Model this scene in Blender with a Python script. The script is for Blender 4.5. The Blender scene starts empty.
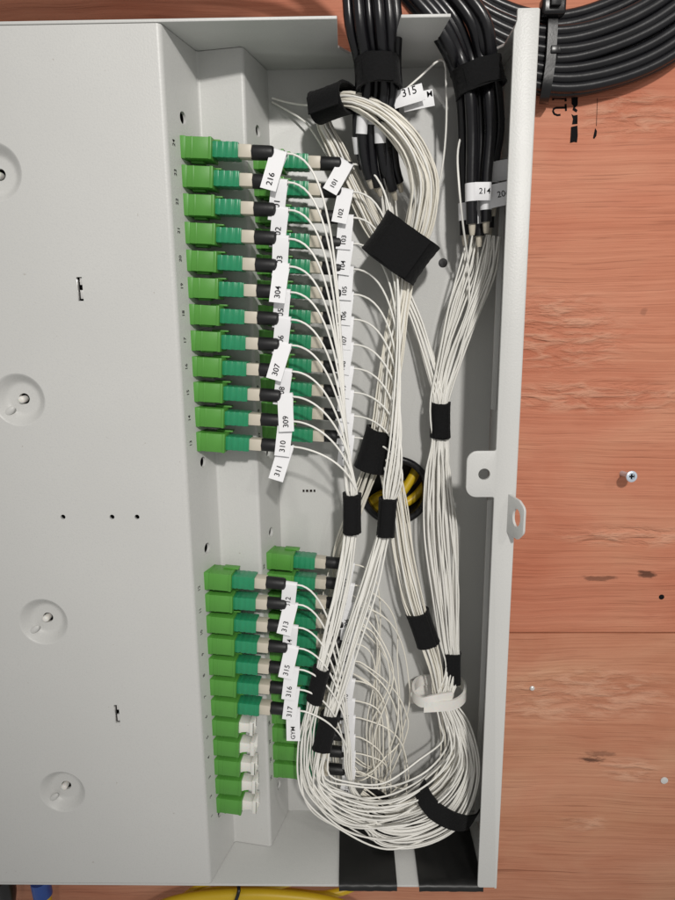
import bpy, bmesh, math, random
from mathutils import Vector, Matrix, Euler
random.seed(7)
S = bpy.context.scene
C = S.collection
mm = 0.001
# ------------------------------------------------------------------ camera
CAM = Vector((0.06813, -0.30516, -0.10719)); PITCH, YAW, ROLL, FPX = 0.20308, -0.01749, 0.0092, 634.2
_f = Vector((math.sin(YAW)*math.cos(PITCH), math.cos(YAW)*math.cos(PITCH), -math.sin(PITCH)))
_r = Vector((math.cos(YAW), -math.sin(YAW), 0)); _d = _f.cross(_r)
RT = _r*math.cos(ROLL)+_d*math.sin(ROLL); DN = _d*math.cos(ROLL)-_r*math.sin(ROLL)
cam = bpy.data.cameras.new('camera'); co = bpy.data.objects.new('camera', cam); C.objects.link(co)
co.matrix_world = Matrix(((RT.x, -DN.x, -_f.x, CAM.x), (RT.y, -DN.y, -_f.y, CAM.y), (RT.z, -DN.z, -_f.z, CAM.z), (0, 0, 0, 1)))
cam.sensor_fit = 'VERTICAL'; cam.sensor_height = 36; cam.lens = FPX/900*36
cam.clip_start = 0.01; cam.clip_end = 50
S.camera = co
def P(px, py, h):
    """point whose picture is (px,py) at height h (mm) above the box's back plate"""
    d = RT*((px-337.5)/FPX)+DN*((py-450)/FPX)+_f
    t = (-h*mm-CAM.y)/d.y
    return CAM+d*t
# ------------------------------------------------------------------ light (a room lit by ceiling lamps)
w = bpy.data.worlds.new('World'); S.world = w; w.use_nodes = True
w.node_tree.nodes['Background'].inputs[0].default_value = (1.0, 0.985, 0.955, 1)
w.node_tree.nodes['Background'].inputs[1].default_value = 0.36
def aim(o, tgt): o.rotation_euler = (Vector(tgt)-o.location).to_track_quat('-Z', 'Y').to_euler()
MID = Vector((0.08, 0, -0.17))
def lamp(name, pos, tgt, power, col, radius, size, blend):
    l = bpy.data.lights.new(name, 'SPOT'); l.energy = power; l.color = col; l.shadow_soft_size = radius
    l.spot_size = size; l.spot_blend = blend
    o = bpy.data.objects.new(name, l); C.objects.link(o); o.location = pos; aim(o, tgt); return o
lamp('ceiling_lamp', MID+Vector((0.155, -0.99, 0.56))*1.3, (0.165, 0, -0.07), 55, (1.0, 0.97, 0.925), 0.045, math.radians(33), 0.85)
lamp('far_ceiling_lamp', MID+Vector((0.75, -0.95, 0.62))*1.6, (0.10, 0, -0.17), 15, (1.0, 0.96, 0.91), 0.06, math.radians(60), 0.6)
S.view_settings.view_transform = 'Standard'; S.view_settings.look = 'None'; S.view_settings.exposure = 0; S.view_settings.gamma = 1
S.render.engine = 'CYCLES'
# ------------------------------------------------------------------ materials
def mat(name, col, rough=0.5, metal=0.0, var=0.0, vscale=200., bump=0.0, bscale=800., spec=0.5, sss=0.0, trans=0.0, coat=0.0, specks=False, sheen=0.0):
    m = bpy.data.materials.new(name); m.use_nodes = True
    nt = m.node_tree; b = nt.nodes['Principled BSDF']
    b.inputs['Base Color'].default_value = (*col, 1); b.inputs['Roughness'].default_value = rough
    b.inputs['Metallic'].default_value = metal; b.inputs['Specular IOR Level'].default_value = spec
    if sheen: b.inputs['Sheen Weight'].default_value = sheen; b.inputs['Sheen Roughness'].default_value = .5
    if coat: b.inputs['Coat Weight'].default_value = coat; b.inputs['Coat Roughness'].default_value = 0.2
    if sss:
        b.inputs['Subsurface Weight'].default_value = sss; b.inputs['Subsurface Scale'].default_value = 0.001
    if trans: b.inputs['Transmission Weight'].default_value = trans
    tc = nt.nodes.new('ShaderNodeTexCoord')
    if var:
        n = nt.nodes.new('ShaderNodeTexNoise'); n.inputs['Scale'].default_value = vscale; n.inputs['Detail'].default_value = 4
        nt.links.new(tc.outputs['Object'], n.inputs['Vector'])
        r = nt.nodes.new('ShaderNodeMapRange'); r.inputs[3].default_value = 1-var; r.inputs[4].default_value = 1+var
        nt.links.new(n.outputs['Fac'], r.inputs[0])
        x = nt.nodes.new('ShaderNodeMix'); x.data_type = 'RGBA'; x.blend_type = 'MULTIPLY'; x.inputs[0].default_value = 1
        x.inputs[6].default_value = (*col, 1); nt.links.new(r.outputs[0], x.inputs[7]); nt.links.new(x.outputs[2], b.inputs['Base Color'])
        if specks:   # a little dust and a few scuffs on the paint
            src = x.outputs[2]
            for sc_, lo, hi, dk in ((330, .765, .80, (.45, .43, .40)), (1500, .50, .78, (.555, .557, .548))):
                n3 = nt.nodes.new('ShaderNodeTexNoise'); n3.inputs['Scale'].default_value = sc_; n3.inputs['Detail'].default_value = 2
                nt.links.new(tc.outputs['Object'], n3.inputs['Vector'])
                r3 = nt.nodes.new('ShaderNodeMapRange'); r3.inputs[1].default_value = lo; r3.inputs[2].default_value = hi; nt.links.new(n3.outputs['Fac'], r3.inputs[0])
                x3 = nt.nodes.new('ShaderNodeMix'); x3.data_type = 'RGBA'; nt.links.new(r3.outputs[0], x3.inputs[0]); nt.links.new(src, x3.inputs[6]); x3.inputs[7].default_value = (*dk, 1)
                src = x3.outputs[2]
            nt.links.new(src, b.inputs['Base Color'])
        r2 = nt.nodes.new('ShaderNodeMapRange'); r2.inputs[3].default_value = max(rough-.1, .02); r2.inputs[4].default_value = min(rough+.1, 1)
        nt.links.new(n.outputs['Fac'], r2.inputs[0]); nt.links.new(r2.outputs[0], b.inputs['Roughness'])
    if bump:
        n = nt.nodes.new('ShaderNodeTexNoise'); n.inputs['Scale'].default_value = bscale; n.inputs['Detail'].default_value = 3
        nt.links.new(tc.outputs['Object'], n.inputs['Vector'])
        bp = nt.nodes.new('ShaderNodeBump'); bp.inputs['Strength'].default_value = bump; bp.inputs['Distance'].default_value = 0.0003
        nt.links.new(n.outputs['Fac'], bp.inputs['Height']); nt.links.new(bp.outputs[0], b.inputs['Normal'])
    return m
M = dict(
    steel=mat('grey_powder_coat', (0.59, 0.59, 0.575), 0.42, var=0.035, vscale=25, bump=0.2, bscale=1250, specks=True),
    green=mat('green_plastic', (0.085, 0.29, 0.045), 0.4, var=0.12, vscale=140, bump=0.06, bscale=1500),
    teal=mat('teal_plastic', (0.022, 0.25, 0.115), 0.3, var=0.15, vscale=160, sss=0.12, bump=0.05, bscale=1200),
    beige=mat('beige_plastic', (0.58, 0.53, 0.44), 0.45, var=0.05, bump=0.05),
    boot=mat('boot_rubber', (0.007, 0.007, 0.008), 0.5, var=0.2, bump=0.15, bscale=900),
    white=mat('white_plastic', (0.78, 0.76, 0.72), 0.4, var=0.05, bump=0.05, sss=0.1),
    fibre=mat('fibre_jacket', (0.86, 0.845, 0.80), 0.38, var=0.05, vscale=60),
    fibre2=mat('fibre_jacket_cream', (0.82, 0.785, 0.70), 0.42, var=0.06, vscale=60),
    paper=mat('label_paper', (0.84, 0.84, 0.86), 0.55, var=0.04, vscale=90, bump=0.05, bscale=500),
    ink=mat('ink', (0.008, 0.008, 0.009), 0.9, var=0.2, spec=0.1),
    velcro=mat('velcro', (0.0065, 0.0065, 0.007), 0.9, var=0.6, vscale=900, bump=1.0, bscale=1000, spec=0.2, sheen=0.05),
    cable=mat('black_cable_jacket', (0.007, 0.007, 0.009), 0.3, var=0.25, vscale=90, bump=0.12, bscale=500),
    tape=mat('black_tape', (0.006, 0.006, 0.006), 0.42, var=0.3, vscale=60, bump=0.35, bscale=160),
    nylon=mat('black_nylon', (0.006, 0.006, 0.007), 0.3, var=0.2, bump=0.1),
    dark=mat('dark_void', (0.01, 0.01, 0.01), 0.9, var=0.1),
    zinc=mat('zinc', (0.66, 0.74, 0.84), 0.3, metal=0.45, var=0.1, bump=0.1),
    chrome=mat('bright_rivet', (0.85, 0.84, 0.82), 0.25, metal=0.6, var=0.1),
    yellow=mat('yellow_jacket', (0.62, 0.42, 0.015), 0.42, var=0.1, vscale=60),
    olive=mat('yellow_jacket_dusty', (0.42, 0.34, 0.04), 0.5, var=0.15, vscale=60),
    blue=mat('blue_plastic', (0.02, 0.07, 0.30), 0.4, var=0.1),
)
def wood_mat(name, dark, light, knots, rough_patches, seed):
    m = bpy.data.materials.new(name); m.use_nodes = True; nt = m.node_tree; N = nt.nodes; L = nt.links
    b = N['Principled BSDF']; b.inputs['Roughness'].default_value = 0.62; b.inputs['Specular IOR Level'].default_value = 0.3
    tc = N.new('ShaderNodeTexCoord')
    def noise(sc, det, dist=0., scale=1., rgh=.55):
        mp = N.new('ShaderNodeMapping'); mp.inputs['Scale'].default_value = sc; mp.inputs['Location'].default_value = (seed, seed*.7, seed*.3)
        L.new(warp.outputs[0], mp.inputs[0])
        n = N.new('ShaderNodeTexNoise'); n.inputs['Scale'].default_value = scale; n.inputs['Detail'].default_value = det
        n.inputs['Distortion'].default_value = dist; n.inputs['Roughness'].default_value = rgh
        L.new(mp.outputs[0], n.inputs['Vector']); return n
    # gentle warp of the grain
    wn = N.new('ShaderNodeTexNoise'); wn.inputs['Scale'].default_value = 9; wn.inputs['Detail'].default_value = 2
    L.new(tc.outputs['Object'], wn.inputs['Vector'])
    ws = N.new('ShaderNodeVectorMath'); ws.operation = 'SCALE'; ws.inputs['Scale'].default_value = 0.012
    L.new(wn.outputs['Color'], ws.inputs[0])
    warp = N.new('ShaderNodeVectorMath'); warp.operation = 'ADD'; L.new(tc.outputs['Object'], warp.inputs[0]); L.new(ws.outputs[0], warp.inputs[1])
    def ramp(src, pts):
        r = N.new('ShaderNodeValToRGB'); e = r.color_ramp.elements
        while len(e) < len(pts): e.new(0.5)
        for q, (p, c) in zip(e, pts): q.position = p; q.color = (*c, 1)
        L.new(src, r.inputs[0]); return r
    def mixc(fac, a, bcol, mode='MIX'):
        x = N.new('ShaderNodeMix'); x.data_type = 'RGBA'; x.blend_type = mode
        for s, v in ((0, fac), (6, a), (7, bcol)):
            if hasattr(v, 'links'): L.new(v, x.inputs[s])
            elif s == 0: x.inputs[0].default_value = v
            else: x.inputs[s].default_value = (*v, 1)
        return x.outputs[2]
    broad = noise((3.2, 1, 30), 4, .5); fine = noise((8, 1, 700), 6, 0, 1, .65); pore = noise((30, 1, 1500), 3); blot = noise((12, 1, 22), 4, .6)
    col = ramp(broad.outputs['Fac'], [(.2, dark), (.8, light)]).outputs[0]
    mid = tuple((a+c)/2*.9 for a, c in zip(dark, light))
    f = ramp(fine.outputs['Fac'], [(.34, (.88, .85, .83)), (.5, (1, 1, 1)), (.66, (1.08, 1.12, 1.14))]).outputs[0]
    col = mixc(1, col, f, 'MULTIPLY')
    p = ramp(pore.outputs['Fac'], [(.33, (.62, .56, .53)), (.42, (1, 1, 1))]).outputs[0]
    col = mixc(.6, col, p, 'MULTIPLY')
    bl = ramp(blot.outputs['Fac'], [(.28, (.90, .78, .74)), (.5, (1, 1, 1)), (.72, (1.03, 1.16, 1.16))]).outputs[0]
    col = mixc(1, col, bl, 'MULTIPLY')
    # long thin dark checks along the grain
    chk = noise((3.5, 1, 190), 2); ck = ramp(chk.outputs['Fac'], [(.255, (.5, .42, .38)), (.28, (1, 1, 1))]).outputs[0]
    col = mixc(.75, col, ck, 'MULTIPLY')
    kno = noise((160, 1, 420), 4)
    for (x, z, rx, rz, st) in knots:
        v = N.new('ShaderNodeVectorMath'); v.operation = 'SUBTRACT'; v.inputs[1].default_value = (x, 0, z); L.new(warp.outputs[0], v.inputs[0])
        v2 = N.new('ShaderNodeVectorMath'); v2.operation = 'MULTIPLY'; v2.inputs[1].default_value = (1/rx, 0, 1/rz); L.new(v.outputs[0], v2.inputs[0])
        l = N.new('ShaderNodeVectorMath'); l.operation = 'LENGTH'; L.new(v2.outputs[0], l.inputs[0])
        mr = N.new('ShaderNodeMapRange'); mr.interpolation_type = 'SMOOTHSTEP'; mr.inputs[1].default_value = 0.35; mr.inputs[2].default_value = 0.95; mr.inputs[3].default_value = st; mr.inputs[4].default_value = 0
        kn_ = N.new('ShaderNodeMath'); kn_.operation = 'MULTIPLY_ADD'; kn_.inputs[1].default_value = 2.2; kn_.inputs[2].default_value = -1.1; L.new(kno.outputs['Fac'], kn_.inputs[0])
        ka = N.new('ShaderNodeMath'); ka.operation = 'ADD'; L.new(l.outputs['Value'], ka.inputs[0]); L.new(kn_.outputs[0], ka.inputs[1])
        L.new(ka.outputs[0], mr.inputs[0])
        col = mixc(mr.outputs[0], col, (.07, .028, .016))
    L.new(col, b.inputs['Base Color'])
    hb = N.new('ShaderNodeMath'); hb.operation = 'ADD'; L.new(fine.outputs['Fac'], hb.inputs[0]); L.new(pore.outputs['Fac'], hb.inputs[1])
    bp = N.new('ShaderNodeBump'); bp.inputs['Strength'].default_value = .35; bp.inputs['Distance'].default_value = .0006; L.new(hb.outputs[0], bp.inputs['Height'])
    nrm = bp.outputs[0]
    # torn, rippled grain where the veneer was cut against the fibre
    rip = noise((60, 1, 260), 5, .5)
    big = noise((10, 1, 20), 2)
    tot = None
    for (x, z, rx, rz) in rough_patches:
        v = N.new('ShaderNodeVectorMath'); v.operation = 'SUBTRACT'; v.inputs[1].default_value = (x, 0, z); L.new(warp.outputs[0], v.inputs[0])
        v2 = N.new('ShaderNodeVectorMath'); v2.operation = 'MULTIPLY'; v2.inputs[1].default_value = (1/rx, 0, 1/rz); L.new(v.outputs[0], v2.inputs[0])
        l = N.new('ShaderNodeVectorMath'); l.operation = 'LENGTH'; L.new(v2.outputs[0], l.inputs[0])
        ad = N.new('ShaderNodeMath'); ad.operation = 'ADD'; L.new(l.outputs['Value'], ad.inputs[0])
        sc = N.new('ShaderNodeMath'); sc.operation = 'MULTIPLY'; sc.inputs[1].default_value = .9; L.new(big.outputs['Fac'], sc.inputs[0]); L.new(sc.outputs[0], ad.inputs[1])
        mr = N.new('ShaderNodeMapRange'); mr.interpolation_type = 'SMOOTHSTEP'; mr.inputs[1].default_value = .8; mr.inputs[2].default_value = 1.5; mr.inputs[3].default_value = 1; mr.inputs[4].default_value = 0
        L.new(ad.outputs[0], mr.inputs[0])
        if tot is None: tot = mr.outputs[0]
        else:
            mx = N.new('ShaderNodeMath'); mx.operation = 'MAXIMUM'; L.new(tot, mx.inputs[0]); L.new(mr.outputs[0], mx.inputs[1]); tot = mx.outputs[0]
    # paler raised fibres in the torn patches
    pr = ramp(rip.outputs['Fac'], [(.46, (0, 0, 0)), (.62, (1, 1, 1))]).outputs[0]
    pm = N.new('ShaderNodeMath'); pm.operation = 'MULTIPLY'; L.new(pr, pm.inputs[0]); L.new(tot, pm.inputs[1])
    p2 = N.new('ShaderNodeMath'); p2.operation = 'MULTIPLY'; p2.inputs[1].default_value = .4; L.new(pm.outputs[0], p2.inputs[0])
    L.new(mixc(p2.outputs[0], col, (.70, .42, .29)), b.inputs['Base Color'])
    bs = N.new('ShaderNodeMath'); bs.operation = 'MULTIPLY'; bs.inputs[1].default_value = .9; L.new(tot, bs.inputs[0])
    b2 = N.new('ShaderNodeBump'); b2.inputs['Distance'].default_value = .003; L.new(bs.outputs[0], b2.inputs['Strength']); L.new(rip.outputs['Fac'], b2.inputs['Height']); L.new(nrm, b2.inputs['Normal'])
    L.new(b2.outputs[0], b.inputs['Normal'])
    return m
# ------------------------------------------------------------------ helpers
def link(name, me, parent=None, mw=None):
    o = bpy.data.objects.new(name, me); C.objects.link(o)
    if mw is not None: o.matrix_world = mw
    if parent is not None: o.parent = parent
    return o
def tag(o, label, cat, group=None, kind=None):
    o['label'] = label; o['category'] = cat
    if group: o['group'] = group
    if kind: o['kind'] = kind
    return o
def empty(name, mw=None):
    o = bpy.data.objects.new(name, None); C.objects.link(o); o.empty_display_size = .01
    if mw is not None: o.matrix_world = mw
    return o
def finish(me, mat_, angle=35):
    me.materials.append(mat_)
    for p in me.polygons: p.use_smooth = True
    me.set_sharp_from_angle(angle=math.radians(angle))
    return me
def from_bm(name, bm, mat_, bevel=0, seg=2, angle=35):
    bmesh.ops.recalc_face_normals(bm, faces=bm.faces[:])
    if bevel: 
        eds = [e for e in bm.edges if len(e.link_faces) == 2 and e.calc_face_angle(0) > .5]
        bmesh.ops.bevel(bm, geom=eds, offset=bevel, segments=seg, affect='EDGES', profile=.5, clamp_overlap=True)
    me = bpy.data.meshes.new(name); bm.to_mesh(me); bm.free()
    return finish(me, mat_, angle)
def bx(bm, x0, x1, y0, y1, z0, z1):
    vs = [bm.verts.new((x, y, z)) for x in (x0, x1) for y in (y0, y1) for z in (z0, z1)]
    for f in ((0, 1, 3, 2), (4, 6, 7, 5), (0, 4, 5, 1), (2, 3, 7, 6), (0, 2, 6, 4), (1, 5, 7, 3)): bm.faces.new([vs[i] for i in f])
def boxes(name, lst, mat_, bevel=.0002, seg=2):
    """boxes given in mm; each closed shell bevelled on its own"""
    bm = bmesh.new()
    for b in lst: bx(bm, *[v*mm for v in b])
    return from_bm(name, bm, mat_, bevel, seg)
def prism(name, outline, axis, a, b, mat_, bevel=.0003, angle=35):
    """closed 2-D outline (mm) swept from a to b (mm). axis 'y': outline is (x,z); 'z': outline is (x,y); 'x': outline is (y,z)"""
    def v3(p, t):
        return {'y': (p[0], t, p[1]), 'z': (p[0], p[1], t), 'x': (t, p[0], p[1])}[axis]
    bm = bmesh.new(); n = len(outline)
    A = [bm.verts.new(Vector(v3(p, a))*mm) for p in outline]; B = [bm.verts.new(Vector(v3(p, b))*mm) for p in outline]
    bm.faces.new(A); bm.faces.new(B[::-1])
    for i in range(n): bm.faces.new((A[i], B[i], B[(i+1) % n], A[(i+1) % n]))
    return from_bm(name, bm, mat_, bevel, 2, angle)
def lathe_bm(bm, prof, n, M4=None, cap0=False, cap1=False):
    """profile [(t along x, radius)] in mm"""
    rings = []
    for t, r in prof:
        ring = []
        for k in range(n):
            a = 2*math.pi*k/n
            p = Vector((t*mm, r*mm*math.cos(a), r*mm*math.sin(a)))
            ring.append(bm.verts.new(M4 @ p if M4 else p))
        rings.append(ring)
    for A, B in zip(rings, rings[1:]):
        for k in range(n): bm.faces.new((A[k], A[(k+1) % n], B[(k+1) % n], B[k]))
    if cap0: bm.faces.new(rings[0][::-1])
    if cap1: bm.faces.new(rings[-1])
def lathe(name, prof, n, mat_, angle=40, M4=None, caps=True):
    bm = bmesh.new(); lathe_bm(bm, prof, n, M4, caps, caps); return from_bm(name, bm, mat_, 0, 1, angle)
def spline(pts, step=3.0*mm):
    """centripetal-ish Catmull-Rom through pts"""
    pts = [Vector(p) for p in pts]; ext = [pts[0]*2-pts[1]]+pts+[pts[-1]*2-pts[-2]]
    out = []
    for i in range(1, len(ext)-2):
        p0, p1, p2, p3 = ext[i-1:i+3]
        d01, d12, d23 = [max((a-b).length, 1e-6)**.5 for a, b in ((p0, p1), (p1, p2), (p2, p3))]
        m1 = ((p1-p0)/d01-(p2-p0)/(d01+d12)+(p2-p1)/d12)*d12
        m2 = ((p2-p1)/d12-(p3-p1)/(d12+d23)+(p3-p2)/d23)*d12
        n = max(2, int((p2-p1).length/step))
        for k in range(n):
            t = k/n; t2 = t*t; t3 = t2*t
            out.append(p1*(2*t3-3*t2+1)+m1*(t3-2*t2+t)+p2*(-2*t3+3*t2)+m2*(t3-t2))
    out.append(pts[-1]); return out
def tube_mesh(name, pts, r, mat_, n=8, flat=1.0):
    bm = bmesh.new(); rings = []; up = None
    rr = r if callable(r) else (lambda t: r)
    N = len(pts)
    for i, p in enumerate(pts):
        d = (pts[min(i+1, N-1)]-pts[max(i-1, 0)]).normalized()
        if up is None: up = d.orthogonal().normalized()
        up = (up-d*up.dot(d)).normalized(); s = d.cross(up); q = rr(i/max(N-1, 1))
        rings.append([bm.verts.new(p+(up*math.cos(2*math.pi*k/n)+s*math.sin(2*math.pi*k/n))*q) for k in range(n)])
    for A, B in zip(rings, rings[1:]):
        for k in range(n): bm.faces.new((A[k], A[(k+1) % n], B[(k+1) % n], B[k]))
    bm.faces.new(rings[0][::-1]); bm.faces.new(rings[-1])
    return from_bm(name, bm, mat_, 0, 1, 60)
def cut(o, cutters):
    """subtract closed meshes (list of bmesh) from o for good"""
    for cb in cutters:
        me = bpy.data.meshes.new('c'); bmesh.ops.recalc_face_normals(cb, faces=cb.faces[:]); cb.to_mesh(me); cb.free()
        c = bpy.data.objects.new('c', me); C.objects.link(c)
        md = o.modifiers.new('b', 'BOOLEAN'); md.operation = 'DIFFERENCE'; md.object = c; md.solver = 'EXACT'
    bpy.context.view_layer.update()
    new = bpy.data.meshes.new_from_object(o.evaluated_get(bpy.context.evaluated_depsgraph_get()))
    for md in list(o.modifiers):
        c = md.object; o.modifiers.remove(md); bpy.data.objects.remove(c)
    o.data = new; new.set_sharp_from_angle(angle=math.radians(35))
def cyl_cut(cx, cz, r, h0, h1, n=40, dx=1., dz=1.):
    """cylinder along y (depth) in mm"""
    b = bmesh.new(); A = []; B = []
    for k in range(n):
        a = 2*math.pi*k/n
        A.append(b.verts.new(((cx+r*dx*math.cos(a))*mm, -h0*mm, (cz+r*dz*math.sin(a))*mm)))
        B.append(b.verts.new(((cx+r*dx*math.cos(a))*mm, -h1*mm, (cz+r*dz*math.sin(a))*mm)))
    b.faces.new(A); b.faces.new(B[::-1])
    for k in range(n): b.faces.new((A[k], B[k], B[(k+1) % n], A[(k+1) % n]))
    return b
def box_cut(*a):
    b = bmesh.new(); bx(b, *[v*mm for v in a]); return b
_txt = {}
def text_mesh(s, size, mat_):
    k = (s, size, mat_.name)
    if k not in _txt:
        cu = bpy.data.curves.new('t', 'FONT'); cu.body = s; cu.size = size*mm; cu.align_x = 'CENTER'; cu.align_y = 'CENTER'; cu.resolution_u = 3
        cu.offset = 0.00002
        o = bpy.data.objects.new('t', cu); C.objects.link(o); bpy.context.view_layer.update()
        me = bpy.data.meshes.new_from_object(o.evaluated_get(bpy.context.evaluated_depsgraph_get()))
        bpy.data.objects.remove(o); me.materials.clear(); me.materials.append(mat_); _txt[k] = me
    return _txt[k]
def frame(ex, up, loc):
    """4x4 with local x=ex, local z ~ up, local -y ~ toward the viewer"""
    ex = Vector(ex).normalized(); ez = Vector(up); ez = (ez-ex*ez.dot(ex)).normalized(); ey = ez.cross(ex)
    m = Matrix((ex, ey, ez)).transposed().to_4x4(); m.translation = loc; return m
def round_poly(pts, r, n=5):
    out = []; N = len(pts)
    for i in range(N):
        p = Vector(pts[i]); a = Vector(pts[i-1]); b = Vector(pts[(i+1) % N]); q = r[i] if isinstance(r, (list, tuple)) else r
        if q <= 0: out.append(tuple(p)); continue
        u = (a-p).normalized(); v = (b-p).normalized(); ang = u.angle(v); t = q/math.tan(ang/2)
        t = min(t, (a-p).length*.49, (b-p).length*.49); q2 = t*math.tan(ang/2)
        c = p+(u+v).normalized()*(q2/math.sin(ang/2)); s = p+u*t-c; e = p+v*t-c
        a0 = math.atan2(s.y, s.x); a1 = math.atan2(e.y, e.x); d = (a1-a0+math.pi) % (2*math.pi)-math.pi
        for k in range(n+1): out.append((c.x+q2*math.cos(a0+d*k/n), c.y+q2*math.sin(a0+d*k/n)))
    return out
# ------------------------------------------------------------------ dimensions (mm)
X1, X2, X3 = 7.4, 26.9, 33.7; H1, H2, HH = 21.5, 25.1, 47.2; XR, LZ, TH = 138.3, 375.0, 1.2; XL = -175.0
WALL = -18.0
# ------------------------------------------------------------------ plywood wall, two boards meeting in a tight joint
def wp(px, py): p = P(px, py, WALL); return p.x, p.z
kn = [(*wp(654, 661), .004, .0025, .8), (*wp(612, 568), .011, .0022, .6), (*wp(658, 563), .006, .0035, .85), (*wp(660, 300), .002, .002, .3)]
kn2 = [(*wp(604, 751), .0075, .0036, .85), (*wp(612, 744), .011, .0028, .45)]
rp = [(*wp(570, 318), .048, .026), (*wp(640, 100), .03, .012), (*wp(620, 385), .07, .010), (*wp(640, 525), .05, .008)]
rp2 = [(*wp(600, 690), .07, .022), (*wp(640, 760), .022, .011), (*wp(595, 815), .02, .008)]
M['wood'] = wood_mat('reddish_plywood', (.505, .170, .094), (.60, .255, .160), kn, rp, 1.7)
M['wood2'] = wood_mat('brown_plywood', (.44, .178, .098), (.525, .246, .153), kn2, rp2, 5.3)
zs = wp(560, 633)[1]/mm
for z0, z1, m in ((zs+.35, 300, 'wood'), (-700, zs-.35, 'wood2')):
    o = link('plywood_wall', boxes('plywood_wall', [(-420, 460, -WALL, -WALL+15, z0, z1)], M[m], .0006)); o['kind'] = 'structure'
    o['label'] = 'reddish plywood board with rippled horizontal grain' if m == 'wood' else 'browner plywood board below the joint, with a dark knot'
o = link('wall_batten', boxes('wall_batten', [(-420, 460, -WALL+15.2, -WALL+30, zs-60, zs+60)], M['wood2'], .0005)); o['kind'] = 'structure'
# ------------------------------------------------------------------ steel enclosure
ENC = empty('fibre_enclosure', Matrix.Translation((0.07, 0, -LZ*mm)))
tag(ENC, 'open grey steel fibre distribution box fixed to the plywood wall', 'enclosure')
def part(name, me, parent=ENC):
    o = link(name, me); o.parent = parent
    bpy.context.view_layer.update(); o.matrix_parent_inverse = parent.matrix_world.inverted(); return o
bp_ = part('back_plate', boxes('back_plate', [(XL+.1, XR-TH-.1, 0, TH, -LZ-TH+.05, TH-.05)], M['steel'], .0001))
g = P(395, 490, 0); GX, GZ = g.x/mm, g.z/mm
h1 = P(443, 263, 0); h2 = P(309, 491, 0)
cut(bp_, [cyl_cut(GX, GZ, 15.6, -5, 5, 48), cyl_cut(h1.x/mm, h1.z/mm, 2.1, -5, 5, 24), box_cut(h2.x/mm-3.2, h2.x/mm+3.2, -5, 5, h2.z/mm-.7, h2.z/mm+.7)])
part('slot_bridge', boxes('slot_bridge', [(h2.x/mm-1.9+k*1.9-.35, h2.x/mm-1.9+k*1.9+.35, .15, .9, h2.z/mm-.75, h2.z/mm+.75) for k in range(3)], M['steel'], .0001), bp_)
part('hole_shade', lathe('hole_shade', [(-2.5, 2.05), (-.5, 2.05), (-.4, 1.6)], 20, M['boot'], 40, frame((0, -1, 0), (0, 0, 1), (h1.x, 0, h1.z))), bp_)  # black filler stands in for the shade inside the small hole
# stepped panel: cover face, first riser, tread, second riser
ctr = round_poly([(XL+TH, HH), (0, HH), (X1, H1), (X2, H2), (X3, .05)], [0, 2.2, 1.3, 1.6, 0], 6)
def offs(pl, d):
    out = []
    for i in range(len(pl)):
        a = Vector(pl[max(i-1, 0)]); b = Vector(pl[min(i+1, len(pl)-1)]); t = (b-a).normalized(); n = Vector((t.y, -t.x))
        out.append(tuple(Vector(pl[i])+n*d))
    return out
inner = offs(ctr, TH)
prof = [(x, -h) for x, h in ctr]+[(x, -h) for x, h in inner][::-1]
st = part('stepped_panel', prism('stepped_panel', prof, 'z', -LZ+.3, -.3, M['steel'], 0, 25))
dim = [P(-6, 172, HH), P(20, 400, HH), P(42, 622, HH), P(62, 792, HH)]
dz0 = -51.5
dims = [(-67.5, p.z/mm) for p in dim]
cs = [cyl_cut(x, z, 11.0, HH-6, HH+6, 56) for x, z in dims]
for px in (63, 112, 137):
    p = P(px, 517, HH); cs.append(cyl_cut(p.x/mm, p.z/mm, 1.05, HH-6, HH+6, 20))
slots = []
for px, py in ((80, 289), (117, 714)):
    p = P(px, py, HH); slots.append((p.x/mm, p.z/mm)); cs.append(box_cut(p.x/mm-1.1, p.x/mm+1.1, -HH-5, -HH+5, p.z/mm-4.6, p.z/mm+4.6))
def riser_hole(px, py, r1):
    # through hole drilled square to a riser
    q = {1: (Vector((0, HH)), Vector((X1, H1))), 2: (Vector((X2, H2)), Vector((X3, 0)))}[r1]
    best = None
    for k in range(60):
        c = q[0].lerp(q[1], k/59); pt = P(px, py, c.y)
        e = abs(pt.x/mm-c.x)
        if best is None or e < best[0]: best = (e, c, pt.z)
    c = best[1]; n = Vector((q[0].y-q[1].y, q[1].x-q[0].x)).normalized()
    b = bmesh.new(); lathe_bm(b, [(-6, 2.4), (6, 2.4)], 22, frame((n.x, -n.y, 0), (0, 0, 1), (c.x*mm, -c.y*mm, best[2])), True, True); return b
for px, py, r in ((183, 118, 1), (203, 462, 1), (207, 548, 1), (220, 812, 1), (258, 131, 2), (268.5, 452, 2), (271, 532, 2), (279, 785, 2)): cs.append(riser_hole(px, py, r))
cut(st, cs)
rim_prof = [(0, 11.02), (.12, 10.7), (.6, 10.2), (1.9, 9.1), (3.2, 8.0), (4.1, 7.1), (4.45, 6.4), (4.55, 5.6), (4.55, 2.3), (5.2, 2.2), (6.0, 2.2)]
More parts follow.
